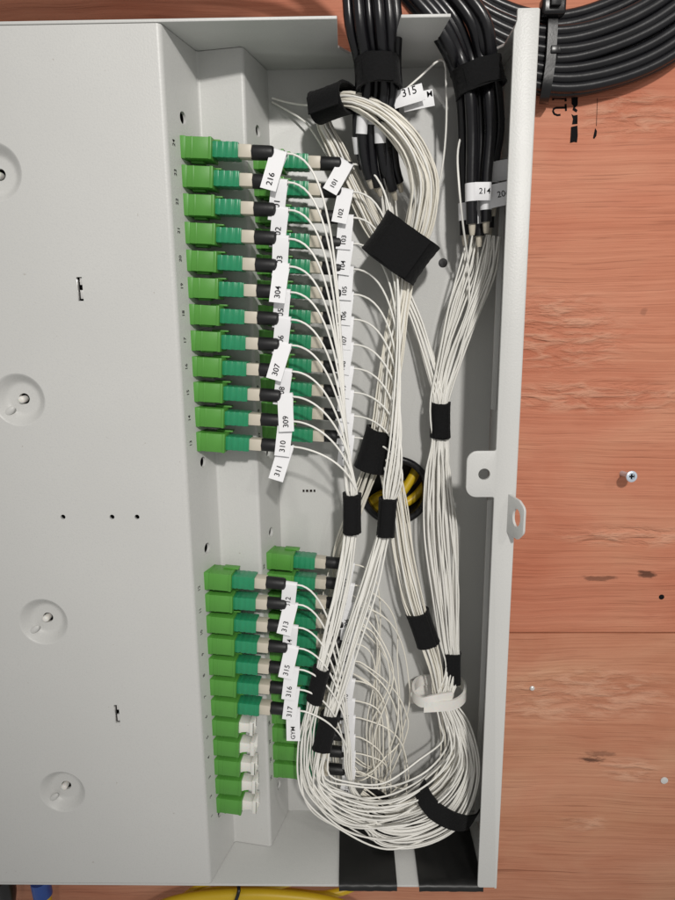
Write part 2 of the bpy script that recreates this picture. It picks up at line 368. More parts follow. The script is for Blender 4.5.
for x, z in dims:
    mw = frame((0, 1, 0), (0, 0, 1), (x*mm, -HH*mm, z*mm))
    d = part('dimple', lathe('dimple', rim_prof, 56, M['steel'], 60, mw, False), st)
    mr = frame((0, -1, 0), (0, 0, 1), ((x-.7)*mm, (-HH+4.3)*mm, (z-.3)*mm))
    part('rivet', lathe('rivet', [(-2.6, 1.5), (.6, 1.5), (1.2, 1.35), (1.55, .9), (1.65, .3)], 20, M['white'], 50, mr), d)
    bm = bmesh.new(); bmesh.ops.create_uvsphere(bm, u_segments=16, v_segments=10, radius=1)
    bmesh.ops.transform(bm, verts=bm.verts, matrix=Matrix.Translation(((x-5.6)*mm, (-HH+2.5)*mm, (z-4.9)*mm)) @ Matrix.Rotation(math.radians(-40), 4, 'Y') @ Matrix.Diagonal((2.8*mm, 1.1*mm, 1.4*mm, 1)))
    part('embossed_notch', from_bm('embossed_notch', bm, M['steel']), d)
for x, z in slots:
    s = part('spring_clip', boxes('spring_clip', [(x-.2, x+1.0, -HH+.5, -HH+1.5, z-3.8, z-.4), (x-.2, x+1.0, -HH+.9, -HH+2, z+1.6, z+4.4), (x-1.0, x-.75, -HH-.35, -HH+1.5, z-4.4, z+3.6)], M['chrome'], .0002), st)
# top wall with two cable notches
def hx(px, h=HH, py=17): return P(px, py, h).x/mm
n1a, n1b, n2a, n2b = hx(337), hx(401), hx(451), XR-6.5
HB = 15
tw = [(XL, -.02), (XL, -HH), (n1a, -HH), (n1a, -HB-7), (n1a+5, -HB), (n1b-5, -HB), (n1b-1, -HB-7), (n1b, -HH), (n2a, -HH), (n2a-2.5, -HB-9), (n2a+2, -HB), (n2b-4, -HB), (n2b, -HB-6), (n2b, -HH+.0), (XR-TH-.05, -HH), (XR-TH-.05, -.02)]
part('top_wall', prism('top_wall', tw, 'z', 0, TH, M['steel'], .0003))
part('bottom_wall', boxes('bottom_wall', [(XL, XR-TH-.05, -HH, -.02, -LZ-TH, -LZ)], M['steel'], .0003))
part('left_wall', boxes('left_wall', [(XL-TH-.05, XL-.05, -HH, 0, -LZ-TH, TH)], M['steel'], .0003))
part('side_wall', boxes('side_wall', [(XR-TH, XR, -HH-.6, TH, -LZ-TH, TH+1)], M['steel'], .0004))
# rim flange with its latch lug
ri = XR-9.4
la, lb = P(467, 451, HH+1), P(467, 497, HH+1); lx = la.x/mm; lz1, lz0 = la.z/mm, lb.z/mm
rim = round_poly([(XR-.4, TH+.8), (XR-8.4, TH+.8), (XR-8.4, -1.8), (ri, -5.2), (ri, lz1), (lx, lz1), (lx, lz0), (ri, lz0), (ri, -LZ+.4), (XR-.4, -LZ+.4)], [.6, .6, 0, 2.5, .8, 4.4, 4.4, .8, 1.2, .8], 6)
rm = part('rim_flange', prism('rim_flange', rim, 'y', -HH-1.5, -HH-.1, M['steel'], .0003))
lh = P(484, 474, HH+1)
cut(rm, [cyl_cut(lh.x/mm, lh.z/mm, 2.45, HH-5, HH+6, 32)])
part('wall_lip', boxes('wall_lip', [(XR-TH-2.6, XR-TH-.05, -12, -10.8, -LZ+4, lz0-12), (XR-TH-2.6, XR-TH-.05, -12, -10.8, lz1+12, -40)], M['steel'], .0003))
# bent tab with an oval hole
ta, tb = P(508, 494, HH+1.5), P(504, 532, HH+1.5)
tl = (ta.z-tb.z)/mm
tabp = round_poly([(0, 0), (0, -tl), (7.5, -tl-1.2), (11, -tl+2.5), (11, -3.5), (7.5, -1.0)], [0, 0, 1.5, 3, 3, 1.5], 5)
bm = bmesh.new()
n = len(tabp); A = [bm.verts.new((x*mm, 0, z*mm)) for x, z in tabp]; B = [bm.verts.new((x*mm, 1.1*mm, z*mm)) for x, z in tabp]
bm.faces.new(A); bm.faces.new(B[::-1])
for i in range(n): bm.faces.new((A[i], B[i], B[(i+1) % n], A[(i+1) % n]))
tab = link('padlock_tab', from_bm('padlock_tab', bm, M['steel'], .0002), None)
cut(tab, [(lambda b: (bmesh.ops.scale(b, vec=(1, 1, 1), verts=b.verts), b)[1])(cyl_cut(6.3, -tl*.52, 3.1, -5, 5, 28, .8, 1.25))])
tab.matrix_world = frame((.42, -1, 0), (0, 0, 1), (ta.x, -(HH+1.2)*mm, ta.z))
tab.parent = ENC; bpy.context.view_layer.update(); tab.matrix_parent_inverse = ENC.matrix_world.inverted()
# ------------------------------------------------------------------ grommet with yellow cables behind it
gr = link('cable_grommet', lathe('cable_grommet', [(-9, 14.2), (-9, 15.4), (-.2, 15.4), (-.2, 17.3), (1.6, 17.6), (2.6, 17.0), (3.0, 16.0), (2.8, 15.0), (2.0, 14.2), (-9, 14.2)], 56, M['cable'], 40), None, frame((0, -1, 0), (0, 0, 1), (GX*mm, 0, GZ*mm)))
bm = bmesh.new(); bm.from_mesh(gr.data)
for f in [f for f in bm.faces if len(f.verts) > 6]: bm.faces.remove(f)
bm.to_mesh(gr.data); bm.free()
o = link('recess_shade', lathe('recess_shade', [(-14.6, 21), (-14.1, 21), (-14.0, 20.5)], 40, M['boot'], 40)); o.parent = gr  # black disc added to give the dark seen through the grommet
tag(gr, 'round black rubber grommet in the back plate with yellow cables inside', 'grommet')
yl = [([(440, 380, -10), (418, 465, -7), (395, 500, -4), (370, 512, -6), (310, 640, -10), (240, 860, -10), (190, 893, -8), (150, 925, -8)], 'olive'),
      ([(455, 400, -9), (424, 486, -8), (402, 504, -5), (378, 498, -7), (330, 640, -11), (330, 860, -10), (265, 888, -6), (205, 893, -3), (160, 918, -3)], 'olive'),
      ([(420, 400, -11), (412, 480, -11), (390, 490, -9), (366, 508, -11), (340, 700, -11), (360, 880, -12), (330, 894, -9), (270, 892, -10), (180, 915, -10)], 'yellow')]
for k, (pl, mt) in enumerate(yl):
    o = link('yellow_cable', tube_mesh('yellow_cable', spline([P(*p) for p in pl]), 2.3*mm, M['yellow'], 12))
    tag(o, 'yellow cable passing behind the box from the grommet to its lower edge', 'cable', 'yellow cables behind the box')
o = link('yellow_patch_cord', tube_mesh('yellow_patch_cord', spline([P(*p) for p in ((120, 930, 2), (170, 903, 3), (230, 895, 4), (285, 896, 4), (340, 905, 3), (390, 930, 2))]), 3.2*mm, M['yellow'], 14))
tag(o, 'thick yellow cord bowed under the lower edge of the box, with a black tie', 'cable')
ty = link('cable_tie', tube_mesh('cable_tie', spline([P(238, 884, 4), P(239, 891, 8), P(236, 900, 8), P(233, 912, 6)]), 1.0*mm, M['nylon'], 8))
tag(ty, 'black tie on the yellow cord under the box', 'cable tie')
# small connectors peeking out at the lower left
e = empty('cable_plug', Matrix.Translation(P(42, 905, 2)))
tag(e, 'blue plug with a yellow sleeve hanging under the box edge', 'plug')
a, b, c = P(40, 880, 2), P(43, 895, 2), P(46, 925, 2)
for nm, q, r, mt in (('plug_body', [a, a.lerp(b, .5), b], 5.2, 'blue'), ('sleeve', [b, b.lerp(c, .5), c], 4.4, 'yellow')):
    o = link(nm, tube_mesh(nm, q, r*mm, M[mt], 20)); o.parent = e; o.matrix_parent_inverse = e.matrix_world.inverted()
o = link('cable_plug', tube_mesh('cable_plug', spline([P(2, 878, 0), P(6, 892, 0), P(4, 925, 0)]), lambda t: (6.2-2*t)*mm, M['nylon'], 18))
tag(o, 'black plug hanging under the box edge beside the blue one', 'plug')
# ------------------------------------------------------------------ black tape over the two floor notches
def strip(name, path, width_vec, th, mat_, bump=0.0, nw=10):
    """a thin closed band: path of points, swept across width_vec"""
    bm = bmesh.new(); N = len(path); rows = []
    for i, p in enumerate(path):
        d = (path[min(i+1, N-1)]-path[max(i-1, 0)]).normalized(); wv = width_vec(i/(N-1)) if callable(width_vec) else width_vec
        nrm = d.cross(wv).normalized()
        top = []; bot = []
        for k in range(nw+1):
            q = p+wv*(k/nw-.5)
            j = bump*(math.sin(i*1.7+k*2.3)+math.sin(i*.9-k*1.4)+random.uniform(-.6, .6))*.5
            top.append(bm.verts.new(q+nrm*(th/2+j))); bot.append(bm.verts.new(q+nrm*(-th/2+j)))
        rows.append((top, bot))
    for (t0, b0), (t1, b1) in zip(rows, rows[1:]):
        for k in range(nw):
            bm.faces.new((t0[k], t0[k+1], t1[k+1], t1[k])); bm.faces.new((b0[k], b1[k], b1[k+1], b0[k+1]))
        bm.faces.new((t0[0], t1[0], b1[0], b0[0])); bm.faces.new((t0[nw], b0[nw], b1[nw], t1[nw]))
    for t, b, fl in ((*rows[0], 0), (*rows[-1], 1)):
        for k in range(nw): bm.faces.new((t[k], b[k], b[k+1], t[k+1]))
    return from_bm(name, bm, mat_, 0, 1, 50)
def floor_tape(xa, xb, label):
    xa, xb = P(xa, 884, HH).x/mm, P(xb, 884, HH).x/mm
    path = [(6, 1.0), (14, .8), (22, 1.0), (30, .8), (38, .9), (44, .8), (HH, .7), (HH+1.0, -.3), (HH+1.1, -2.2)]
    pts = [Vector(((xa+xb)/2*mm, -h*mm, (-LZ+z)*mm)) for h, z in path]
    o = link('black_tape', strip('black_tape', pts, Vector(((xb-xa)*mm, 0, 0)), .5*mm, M['tape'], .16*mm, 16))
    tag(o, label, 'tape')
floor_tape(339, 397, 'black tape covering the floor notch under the white fibre loop')
floor_tape(419, 483, 'black tape covering the floor notch in the corner by the side wall')
# ------------------------------------------------------------------ adapters and pigtails
AX = boxes('adapter_body', [(0.3, 12.0, -5.2, 5.2, -4.0, 4.0), (11.6, 12.9, -5.35, 5.35, -4.15, 4.15)], M['green'], .00025)
AF = boxes('mounting_flange', [(-.6, 2.5, -5.4, 5.4, -4.2, 4.2), (4.5, 5.4, -5.32, 5.32, -4.08, 4.08)], M['green'], .00025)
AK = boxes('key_rib', [(7.5, 14.6, 1.2, 4.8, 4.0, 4.75), (3.4, 8.6, -1.0, 3.8, -4.9, -4.0)], M['green'], .0002)
bm = bmesh.new()
bx(bm, *[v*mm for v in (12.3, 22.6, -3.6, 3.8, -2.87, 2.87)])
for k in range(4): bx(bm, *[v*mm for v in (13.3+k*2.45, 14.9+k*2.45, -3.7, 3.9, -2.98, 2.98)])
bx(bm, *[v*mm for v in (21.9, 23.1, -3.65, 3.85, -2.9, 2.9)])
PH = from_bm('connector_housing', bm, M['teal'], .00012)
PC = boxes('collar', [(22.5, 28.3, -2.8, 2.8, -2.5, 2.5)], M['beige'], .0004)
PB = lathe('boot', [(27.8, 2.0), (28.0, 2.7), (28.6, 2.9), (35.6, 2.8), (36.4, 2.6), (36.9, 1.9), (37.2, 1.3), (41.3, 1.05), (41.8, .7)], 20, M['boot'], 40)
bm = bmesh.new()
for prof_ in ([(12.2, 2.6, 3.1), (13.2, 2.9, 3.4), (14.2, 2.55, 3.1), (16.6, 2.3, 2.8), (18.2, 2.7, 3.1), (19.6, 3.5, 3.6), (20.2, 3.6, 3.6)],):
    rings = []
    for x, hz, hy in prof_:
        rings.append([bm.verts.new((x*mm, sy*hy*mm, sz*hz*mm)) for sy, sz in ((-1, -1), (1, -1), (1, 1), (-1, 1))])
    for A, B in zip(rings, rings[1:]):
        for k in range(4): bm.faces.new((A[k], A[(k+1) % 4], B[(k+1) % 4], B[k]))
    bm.faces.new(rings[0][::-1]); f = bm.faces.new(rings[-1])
    r_ = bmesh.ops.inset_region(bm, faces=[f], thickness=.0006); bmesh.ops.translate(bm, verts=f.verts, vec=(-.0022, 0, 0))
CAP = from_bm('dust_cap', bm, M['white'], .00025)
ordn = ['first', 'second', 'third', 'fourth', 'fifth', 'sixth', 'seventh', 'eighth', 'ninth', 'tenth', 'eleventh', 'twelfth']
def slot_frame(col, z, dr=0.0):
    if col == 'L': x, h = 2.6, 32.3
    else: x, h = 29.0, 13.4
    return frame((1, -.075+dr*1.5, -.062+dr), (0, 0, 1), (x*mm, -h*mm, z*mm))
def adapter(mw, label, group):
    e = empty('fibre_adapter', mw); tag(e, label, 'adapter', group)
    for nm, me in (('body', AX), ('mounting_flange', AF), ('key_rib', AK)):
        o = link(nm, me); o.parent = e
    return e
def tag_mesh(length, lean, curl):
    """paper flag folded over the boot tail: cross-section in (y,z), swept along x"""
    w = 6.5; sec = []
    R = 1.35; t = .16
    for k in range(9):
        a = math.pi*k/8; sec.append((R*math.cos(a), R*math.sin(a)))
    # sec runs from back (+y) over the top to the front (-y)
    front = [(-R, 0), (-R*.55+lean*.35, -length*.3), (lean, -length)]
    back = [(R, 0), (R*.2+lean*.4, -length*.3), (lean+.35, -length*.97)]
    line = back[::-1][:-1]+sec+front[1:]
    bm = bmesh.new(); rows = []
    for x in (-w/2, w/2):
        rows.append([bm.verts.new((x*mm+(0.00022*z if z < 0 else 0)*0, y*mm, z*mm)) for y, z in line])
    fs = [bm.faces.new((rows[0][i], rows[0][i+1], rows[1][i+1], rows[1][i])) for i in range(len(line)-1)]
    bmesh.ops.recalc_face_normals(bm, faces=bm.faces[:]); bm.normal_update(); bmesh.ops.solidify(bm, geom=bm.faces[:], thickness=t*mm)
    return from_bm('tag', bm, M['paper'], 0, 1, 40)
ENDS = {}
def pigtail(mw, txt, label, group, fpath, fr, fm, tilt=0., lean=0., length=14.5, key=None, back=False):
    e = empty('fibre_pigtail', mw); tag(e, label, 'pigtail', group)
    for nm, me in (('connector_housing', PH), ('collar', PC), ('boot', PB)):
        o = link(nm, me); o.parent = e
    tm = link('tag', tag_mesh(length, lean, 0)); tm.parent = e
    tl_ = Matrix.Translation((38.9*mm, 0, .1*mm)) @ Matrix.Rotation(tilt, 4, 'Y'); tm.matrix_basis = tl_
    # lettering lies on the front sheet, reading upwards
    a = Vector((-1.35*.55+lean*.35, -length*.3)); b = Vector((lean, -length)); d = (b-a).normalized()
    c = a.lerp(b, .60 if lean < -2 else .46); n = Vector((d.y, -d.x)); n = n if n.x < 0 else -n
    up = Vector((0, -d.x, -d.y)); nr = Vector((0, n.x, n.y)); ctr_ = Vector((0, c.x, c.y))*mm+nr*.00024
    R3 = Matrix((up, Vector((-1, 0, 0)), nr)).transposed().to_4x4(); R3.translation = ctr_
    tx = link('tag_lettering', text_mesh(txt, 3.4 if txt[0] == '3' or txt == '216' else 2.9, M['ink'])); tx.parent = tm; tx.matrix_basis = R3
    inv = mw.inverted()
    pts = [inv @ p for p in fpath]
    o = link('fibre', tube_mesh('fibre', pts, fr, M[fm], 7)); o.parent = e
    return e
# --- bundle routes: (px, py, height mm, spread px)
def route(wps, u, v, jit=0.):
    """waypoints in the picture with a spread: one fibre's own lane (u across, v in depth)"""
    out = []; N = len(wps)
    for i, (x, y, h, s) in enumerate(wps):
        a = wps[max(i-1, 0)]; b = wps[min(i+1, N-1)]; d = Vector((b[0]-a[0], b[1]-a[1])).normalized(); n = Vector((-d.y, d.x))
        j = random.uniform(-1, 1)*jit*s; k = random.uniform(-1, 1)*jit*s
        hh = h+(v*s+k)*.36
        out.append(P(x+n.x*(u*s+j), y+n.y*(u*s+j), max(hh, .8)))
    return out
def bez(p0, p1, p2, p3, n=9):
    out = []
    for k in range(n+1):
        t = k/n; q = 1-t
        out.append(tuple(p0[i]*q**3+3*p1[i]*q*q*t+3*p2[i]*q*t*t+p3[i]*t**3 for i in range(3)))
    return out
def disc():
    a = random.uniform(0, 2*math.pi); r = math.sqrt(random.random()); return r*math.cos(a), r*math.sin(a)
def pix(p):
    d = p-CAM; z = d.dot(_f); return 337.5+FPX*d.dot(RT)/z, 450+FPX*d.dot(DN)/z, -p.y/mm
def boot_end(mw):
    return mw @ Vector((41.5*mm, 0, 0)), mw @ Vector((44.5*mm, 0, -.1*mm))
def loop_right(g):   # from the left wraps round the bottom and up to the white clip
    j = lambda s: random.uniform(-s, s)*1.6
    return [(318-16*g+j(2), 735+12*g, 31+j(3), 4), (318-12*g, 768+30*g+j(3), 32+j(4), 6), (350-6*g, 786+45*g+j(3), 31+j(4), 6), (385+8*g, 786+56*g+j(4), 29+j(4), 7),
            (424+26*g, 766+52*g+j(3), 27+j(4), 7), (446+26*g, 742+30*g, 24+j(3), 4), (446+16*g, 722+8*g, 22, 5), (441+8*g, 700, 20, 5)]
def up_b4(k):   # from the clip up the side wall to the breakout tubes
    base = [(450, 684, 17, 6), (453, 667, 15, 6.5), (450, 640, 15, 9), (446, 590, 15, 13), (441, 530, 15, 15), (439, 475, 15, 12), (440, 440, 15, 8), (440, 420, 15, 8), (440, 402, 15, 8)]
    if k % 3 == 2: base += [(432, 370, 13, 7), (418, 325, 10, 6), (402, 285, 8, 6), (393, 240, 8, 8), (386, 190, 9, 9)]
    else: base += [(449, 360, 14, 11), (464, 310, 14, 16), (478, 268, 14, 17), (484, 234, 14, 17)]
    return base
def up_b3(k):   # from the clip to the two sleeves, round the top loop and back under the wide wrap
    return [(437, 672, 18, 7), (430, 648, 18, 9), (422, 627, 18, 9), (413, 598, 18, 11), (404, 555, 18, 12), (397, 505, 18, 11), (389, 470, 18, 12), (382, 448, 18, 12)]+TOPLOOP
TOPLOOP = [(386, 410, 19, 12), (394, 350, 20, 12), (402, 300, 19, 10), (409, 262, 20, 11), (421, 222, 23, 15), (425, 182, 26, 15), (412, 146, 28, 14), (388, 118, 28, 12), (362, 103, 27, 9.5), (344, 99, 24, 8),
           (327, 105, 18, 6), (322, 120, 12, 7), (334, 146, 11, 9), (352, 184, 10, 10), (372, 225, 9, 10), (392, 258, 9, 9)]
zU = [-40.0-10.75*i for i in range(12)]; zLL = [-222.3-10.63*i for i in range(12)]; zLR = [-220.3-10.4*i for i in range(12)]
FR = .45*mm
nameL = ['216']+['3%02d' % i for i in range(1, 12)]
frontL = {'216', '304', '307', '309', '310', '311', '313', '315', '316', '317', 'GYM', '101', '102'}
def lean_of(t): return (-4.3 if t in frontL else -2.2 if t[0] in '12' else -.2)+random.uniform(-.3, .3)
tiltL = {'216': .22, '307': .22, '309': -.10, '310': .05, '311': .2, '308': .12, '303': -.02, '313': .18, '315': .15, '316': .05, 'GYM': -.1, '101': .42, '102': .12}
# upper front column
order = list(range(12)); random.shuffle(order)
for i in range(12):
    mw = slot_frame('L', zU[i], random.uniform(-.008, .008)); t = nameL[i]
    adapter(mw, '%s green adapter down the upper front step, holding the pigtail tagged %s' % (ordn[i], t), 'adapters on the upper front step')
    a, b = boot_end(mw); E = pix(b); k = i/11
    ang = math.pi*(i+.5)/12; u = -.95*math.cos(ang)*(1 if True else 1); u = .9-1.8*k+random.uniform(-.15, .15); v = random.uniform(-.8, .8)
    D = 494-E[1]
    T = (352-u*6.5, 494, 33+v*2)
    arc = bez(E, (E[0]+22+18*(1-k), E[1]+4+6*(1-k), E[2]+2.5), (345-u*5+random.uniform(-2, 2), 494-D*.62, 39+v), T, 10)
    pts = [a, b]+[P(*q) for q in arc[1:]]
    g = .35+.65*((i*7) % 12)/11
    tail = [(352, 513, 33, 6.5), (350, 535, 33, 6), (343, 580, 33, 7.5), (332, 628, 33, 8), (323, 664, 33, 6), (318, 684, 33, 5.5), (313, 704, 33, 7)]
    wps = tail+loop_right(g)+up_b4(i)
    pts += route(wps, -u, v, .2)
    pigtail(mw, t, '%s white pigtail down the upper front step, tagged %s' % (ordn[i], t), 'pigtails of the upper front step', spline(pts), FR, 'fibre', tiltL.get(t, .06)+random.uniform(-.03, .03), lean_of(t), 14.8)
# upper rear column
nameR = ['10%d' % i for i in range(1, 10)]+['201', '202', '203']
for i in range(12):
    mw = slot_frame('R', zU[i]-.3, random.uniform(-.008, .008)); t = nameR[i]
    adapter(mw, '%s green adapter down the upper rear step, holding the pigtail tagged %s' % (ordn[i], t), 'adapters on the upper rear step')
    a, b = boot_end(mw); E = pix(b); k = i/11
    u = .9-1.8*k+random.uniform(-.15, .15); v = random.uniform(-.8, .8); D = 498-E[1]
    T = (390-u*6, 498, 27+v*2)
    arc = bez(E, (E[0]+24+20*(1-k), E[1]+3+6*(1-k), E[2]+6), (416-u*6-6*k+random.uniform(-3, 3), 498-D*.58, 35+v), T, 10)
    pts = [a, b]+[P(*q) for q in arc[1:]]
    g = .0+.9*((i*5) % 12)/11
    tail = [(387, 517, 27, 6), (381, 540, 27, 6), (369, 585, 28, 7.5), (352, 640, 29, 8), (338, 688, 30, 7), (331, 714, 30, 6), (326, 732, 30, 5.5), (322, 750, 30, 6)]
    lp = loop_right(g)[1:]; lp[0] = (325-10*g, 778+20*g, 31, 5)
    wps = tail+lp+up_b4(i+1)
    pts += route(wps, -u, v, .2)
    pigtail(mw, t, '%s white pigtail down the upper rear step, tagged %s' % (ordn[i], t), 'pigtails of the upper rear step', spline(pts), FR, 'fibre', tiltL.get(t, .05)+random.uniform(-.05, .05), lean_of(t), 13.5)
# lower front column: seven pigtails, five capped adapters
nameLL = ['312', '313', '314', '315', '316', '317', 'GYM']
for i in range(12):
    mw = slot_frame('L', zLL[i], random.uniform(-.008, .008)); 
    if i >= 7:
        adapter(mw, 'capped green adapter on the lower front step, %s below the pigtail tagged GYM' % ordn[i-7], 'capped adapters on the lower front step')
        o = link('dust_cap', CAP, None, mw); tag(o, 'white dust cap in the %s green adapter below the pigtail tagged GYM' % ordn[i-7], 'dust cap', 'white dust caps'); continue
    t = nameLL[i]
    adapter(mw, '%s green adapter down the lower front step, holding the pigtail tagged %s' % (ordn[i], t), 'adapters on the lower front step')
    a, b = boot_end(mw); E = pix(b); u, v = disc(); k = i/6
    T = (349+4*u, 770, 24+3*v)
    arc = bez(E, (E[0]+26, E[1]+8, E[2]+1), (350+5*u, E[1]+(770-E[1])*.45, 27), T, 9)
    pts = [a, b]+[P(*q) for q in arc[1:]]
    g = random.uniform(.1, .7)
    wps = [(357, 796, 22, 4), (385, 808+14*g, 22, 5), (425+10*g, 790+20*g, 21, 6), (452+16*g, 755+15*g, 20, 6), (446+8*g, 718, 19, 5), (441, 700, 18, 5)]+up_b3(i)
    pts += route(wps, *disc(), .12)
    pigtail(mw, t, '%s white pigtail down the lower front step, tagged %s' % (ordn[i], t), 'pigtails of the lower front step', spline(pts), FR, 'fibre', tiltL.get(t, .05), lean_of(t), 13.5)
# lower rear column
nameLR = [str(n_) for n_ in range(204, 216)]
for i in range(12):
    mw = slot_frame('R', zLR[i], random.uniform(-.008, .008)); t = nameLR[i]
    adapter(mw, '%s green adapter down the lower rear step, holding the pigtail tagged %s' % (ordn[i], t), 'adapters on the lower rear step')
    a, b = boot_end(mw); E = pix(b); u, v = disc()
    xm = 378+10*(i % 3)+random.uniform(-4, 4)
    bot = 745+6*(i % 4)
    xm += random.uniform(-12, 14); arc = bez(E, (E[0]+random.uniform(14, 30), E[1]+random.uniform(2, 10), E[2]+4), (xm+random.uniform(-4, 10), E[1]+random.uniform(10, 34), 14+4*v), (xm, min(E[1]+random.uniform(60, 110), 782), 12+4*v), 7)
    pts = [a, b]+[P(*q) for q in arc[1:]]
    if i % 3 == 2:
        wps = [(372, 808, 9, 6), (352, 818, 8, 6), (338, 790, 6, 6), (332, 730, 5, 5), (326, 650, 5, 7), (328, 598, 7, 7), (341, 552, 10, 7), (358, 505, 13, 7), (372, 468, 16, 8), (379, 448, 18, 11)]+TOPLOOP
    else:
        wps = [(xm+6, 800, 13, 6), (410, 806, 15, 8), (440, 780, 17, 8), (448, 745, 17, 8), (443, 715, 17, 6), (439, 695, 17, 6)]+up_b3(i)
    pts += route(wps, *disc(), .14)
    pigtail(mw, t, '%s cream pigtail down the lower rear step, tagged %s' % (ordn[i], t), 'pigtails of the lower rear step', spline(pts), FR*.85, 'fibre2', .05+random.uniform(-.08, .08), lean_of(t), 12.5)
# spare fibres that fill the top loop and the bundles
random.seed(21)
for k in range(18):
    u, v = disc()
    if k % 2: wps = [(335+3*k % 7, 600, 6, 6), (341, 555, 9, 8), (358, 505, 13, 8), (372, 468, 16, 9), (381, 446, 18, 12)]+TOPLOOP
    else:
        g = random.uniform(.1, .8)
        wps = [(362, 792, 17, 6), (392, 806+12*g, 19, 7), (430+8*g, 788+18*g, 20, 7), (452+14*g, 755+14*g, 19, 6), (446+8*g, 718, 18, 5), (441, 700, 18, 5)]+up_b3(k)
    o = link('spare_fibre', tube_mesh('spare_fibre', spline(route(wps, u, v, .12)), FR*.92, M['fibre2'], 7))
    tag(o, 'cream spare fibre coiled through the collar at the top of the box', 'fibre', 'spare fibres in the top coil')
for k in range(15):
    u, v = disc(); g = random.uniform(.4, 1.1)
    wps = [(352+random.uniform(-4, 12), 792+18*g, 20, 4), (378, 814+26*g, 27, 4), (414, 816+29*g, 30, 4), (444+13*g, 796+29*g, 29, 4), (462+14*g, 758+17*g, 25, 4), (458+7*g, 724, 20, 5), (448, 700, 15, 6)]+up_b4(k)[0:]
    o = link('spare_fibre', tube_mesh('spare_fibre', spline(route(wps, u, v, .1)), FR, M['fibre'], 7))
    tag(o, 'white spare fibre swung round the lower corner under the black strap', 'fibre', 'spare fibres in the lower corner')
for k, wps in enumerate(([(386, 112, 22, 0), (400, 95, 24, 0), (420, 77, 24, 0), (440, 60, 22, 0), (444.5, 62, 21, 0), (446, 80, 19, 0), (446, 130, 16, 0), (441, 175, 15, 0), (430, 215, 14, 0), (420, 250, 12, 0), (410, 280, 8, 0)],
                         [(272, 98, 3, 0), (290, 103, 4, 0), (305, 105, 7, 0), (320, 106, 12, 0), (330, 104, 16, 0)],
                         [(272, 102, 1, 0), (290, 112, 3, 0), (305, 122, 5, 0), (318, 140, 8, 0), (335, 170, 8, 0), (360, 215, 8, 0)],
                         [(466, 120, 14, 0), (458, 150, 24, 0), (459, 185, 31, 0), (463, 225, 26, 0), (468, 265, 18, 0), (468, 310, 16, 0), (452, 360, 15, 0), (441, 405, 15, 0)])):
    o = link('stray_fibre', tube_mesh('stray_fibre', spline([P(*q[:3]) for q in wps]), FR, M['fibre'], 7))
    tag(o, ['white stray fibre kinked up over the tag 315 and down the side', 'white stray fibre reaching into the collar from the left, upper of two', 'white stray fibre running under the collar from the left, lower of two', 'white stray fibre hanging in front of the tag 214'][k], 'fibre')
random.seed(33)
for k in range(7):
    x0, y0 = random.uniform(352, 372), random.uniform(575, 720); x1 = random.uniform(376, 404)
    yb = random.uniform(765, 800); r = random.uniform
    wps = [(x0-16, y0-10, 9, 0), (x0, y0, 13, 0), ((x0+x1)/2+6, y0+r(12, 30), r(12, 20), 0), (x1, y0+r(45, 80), r(10, 20), 0), (x1-r(-6, 22), (y0+yb)/2+35, r(8, 20), 0), (r(352, 380), yb, r(8, 18), 0), (r(338, 352), yb-r(0, 30), 8, 0), (r(335, 345), yb-r(60, 90), 6, 0)]
    o = link('loose_fibre', tube_mesh('loose_fibre', spline([P(*q[:3]) for q in wps]), FR*.85, M['fibre2'], 7))
    tag(o, 'thin loose fibre looping beside the boots of the lower rear step', 'fibre', 'loose fibres by the lower rear step')
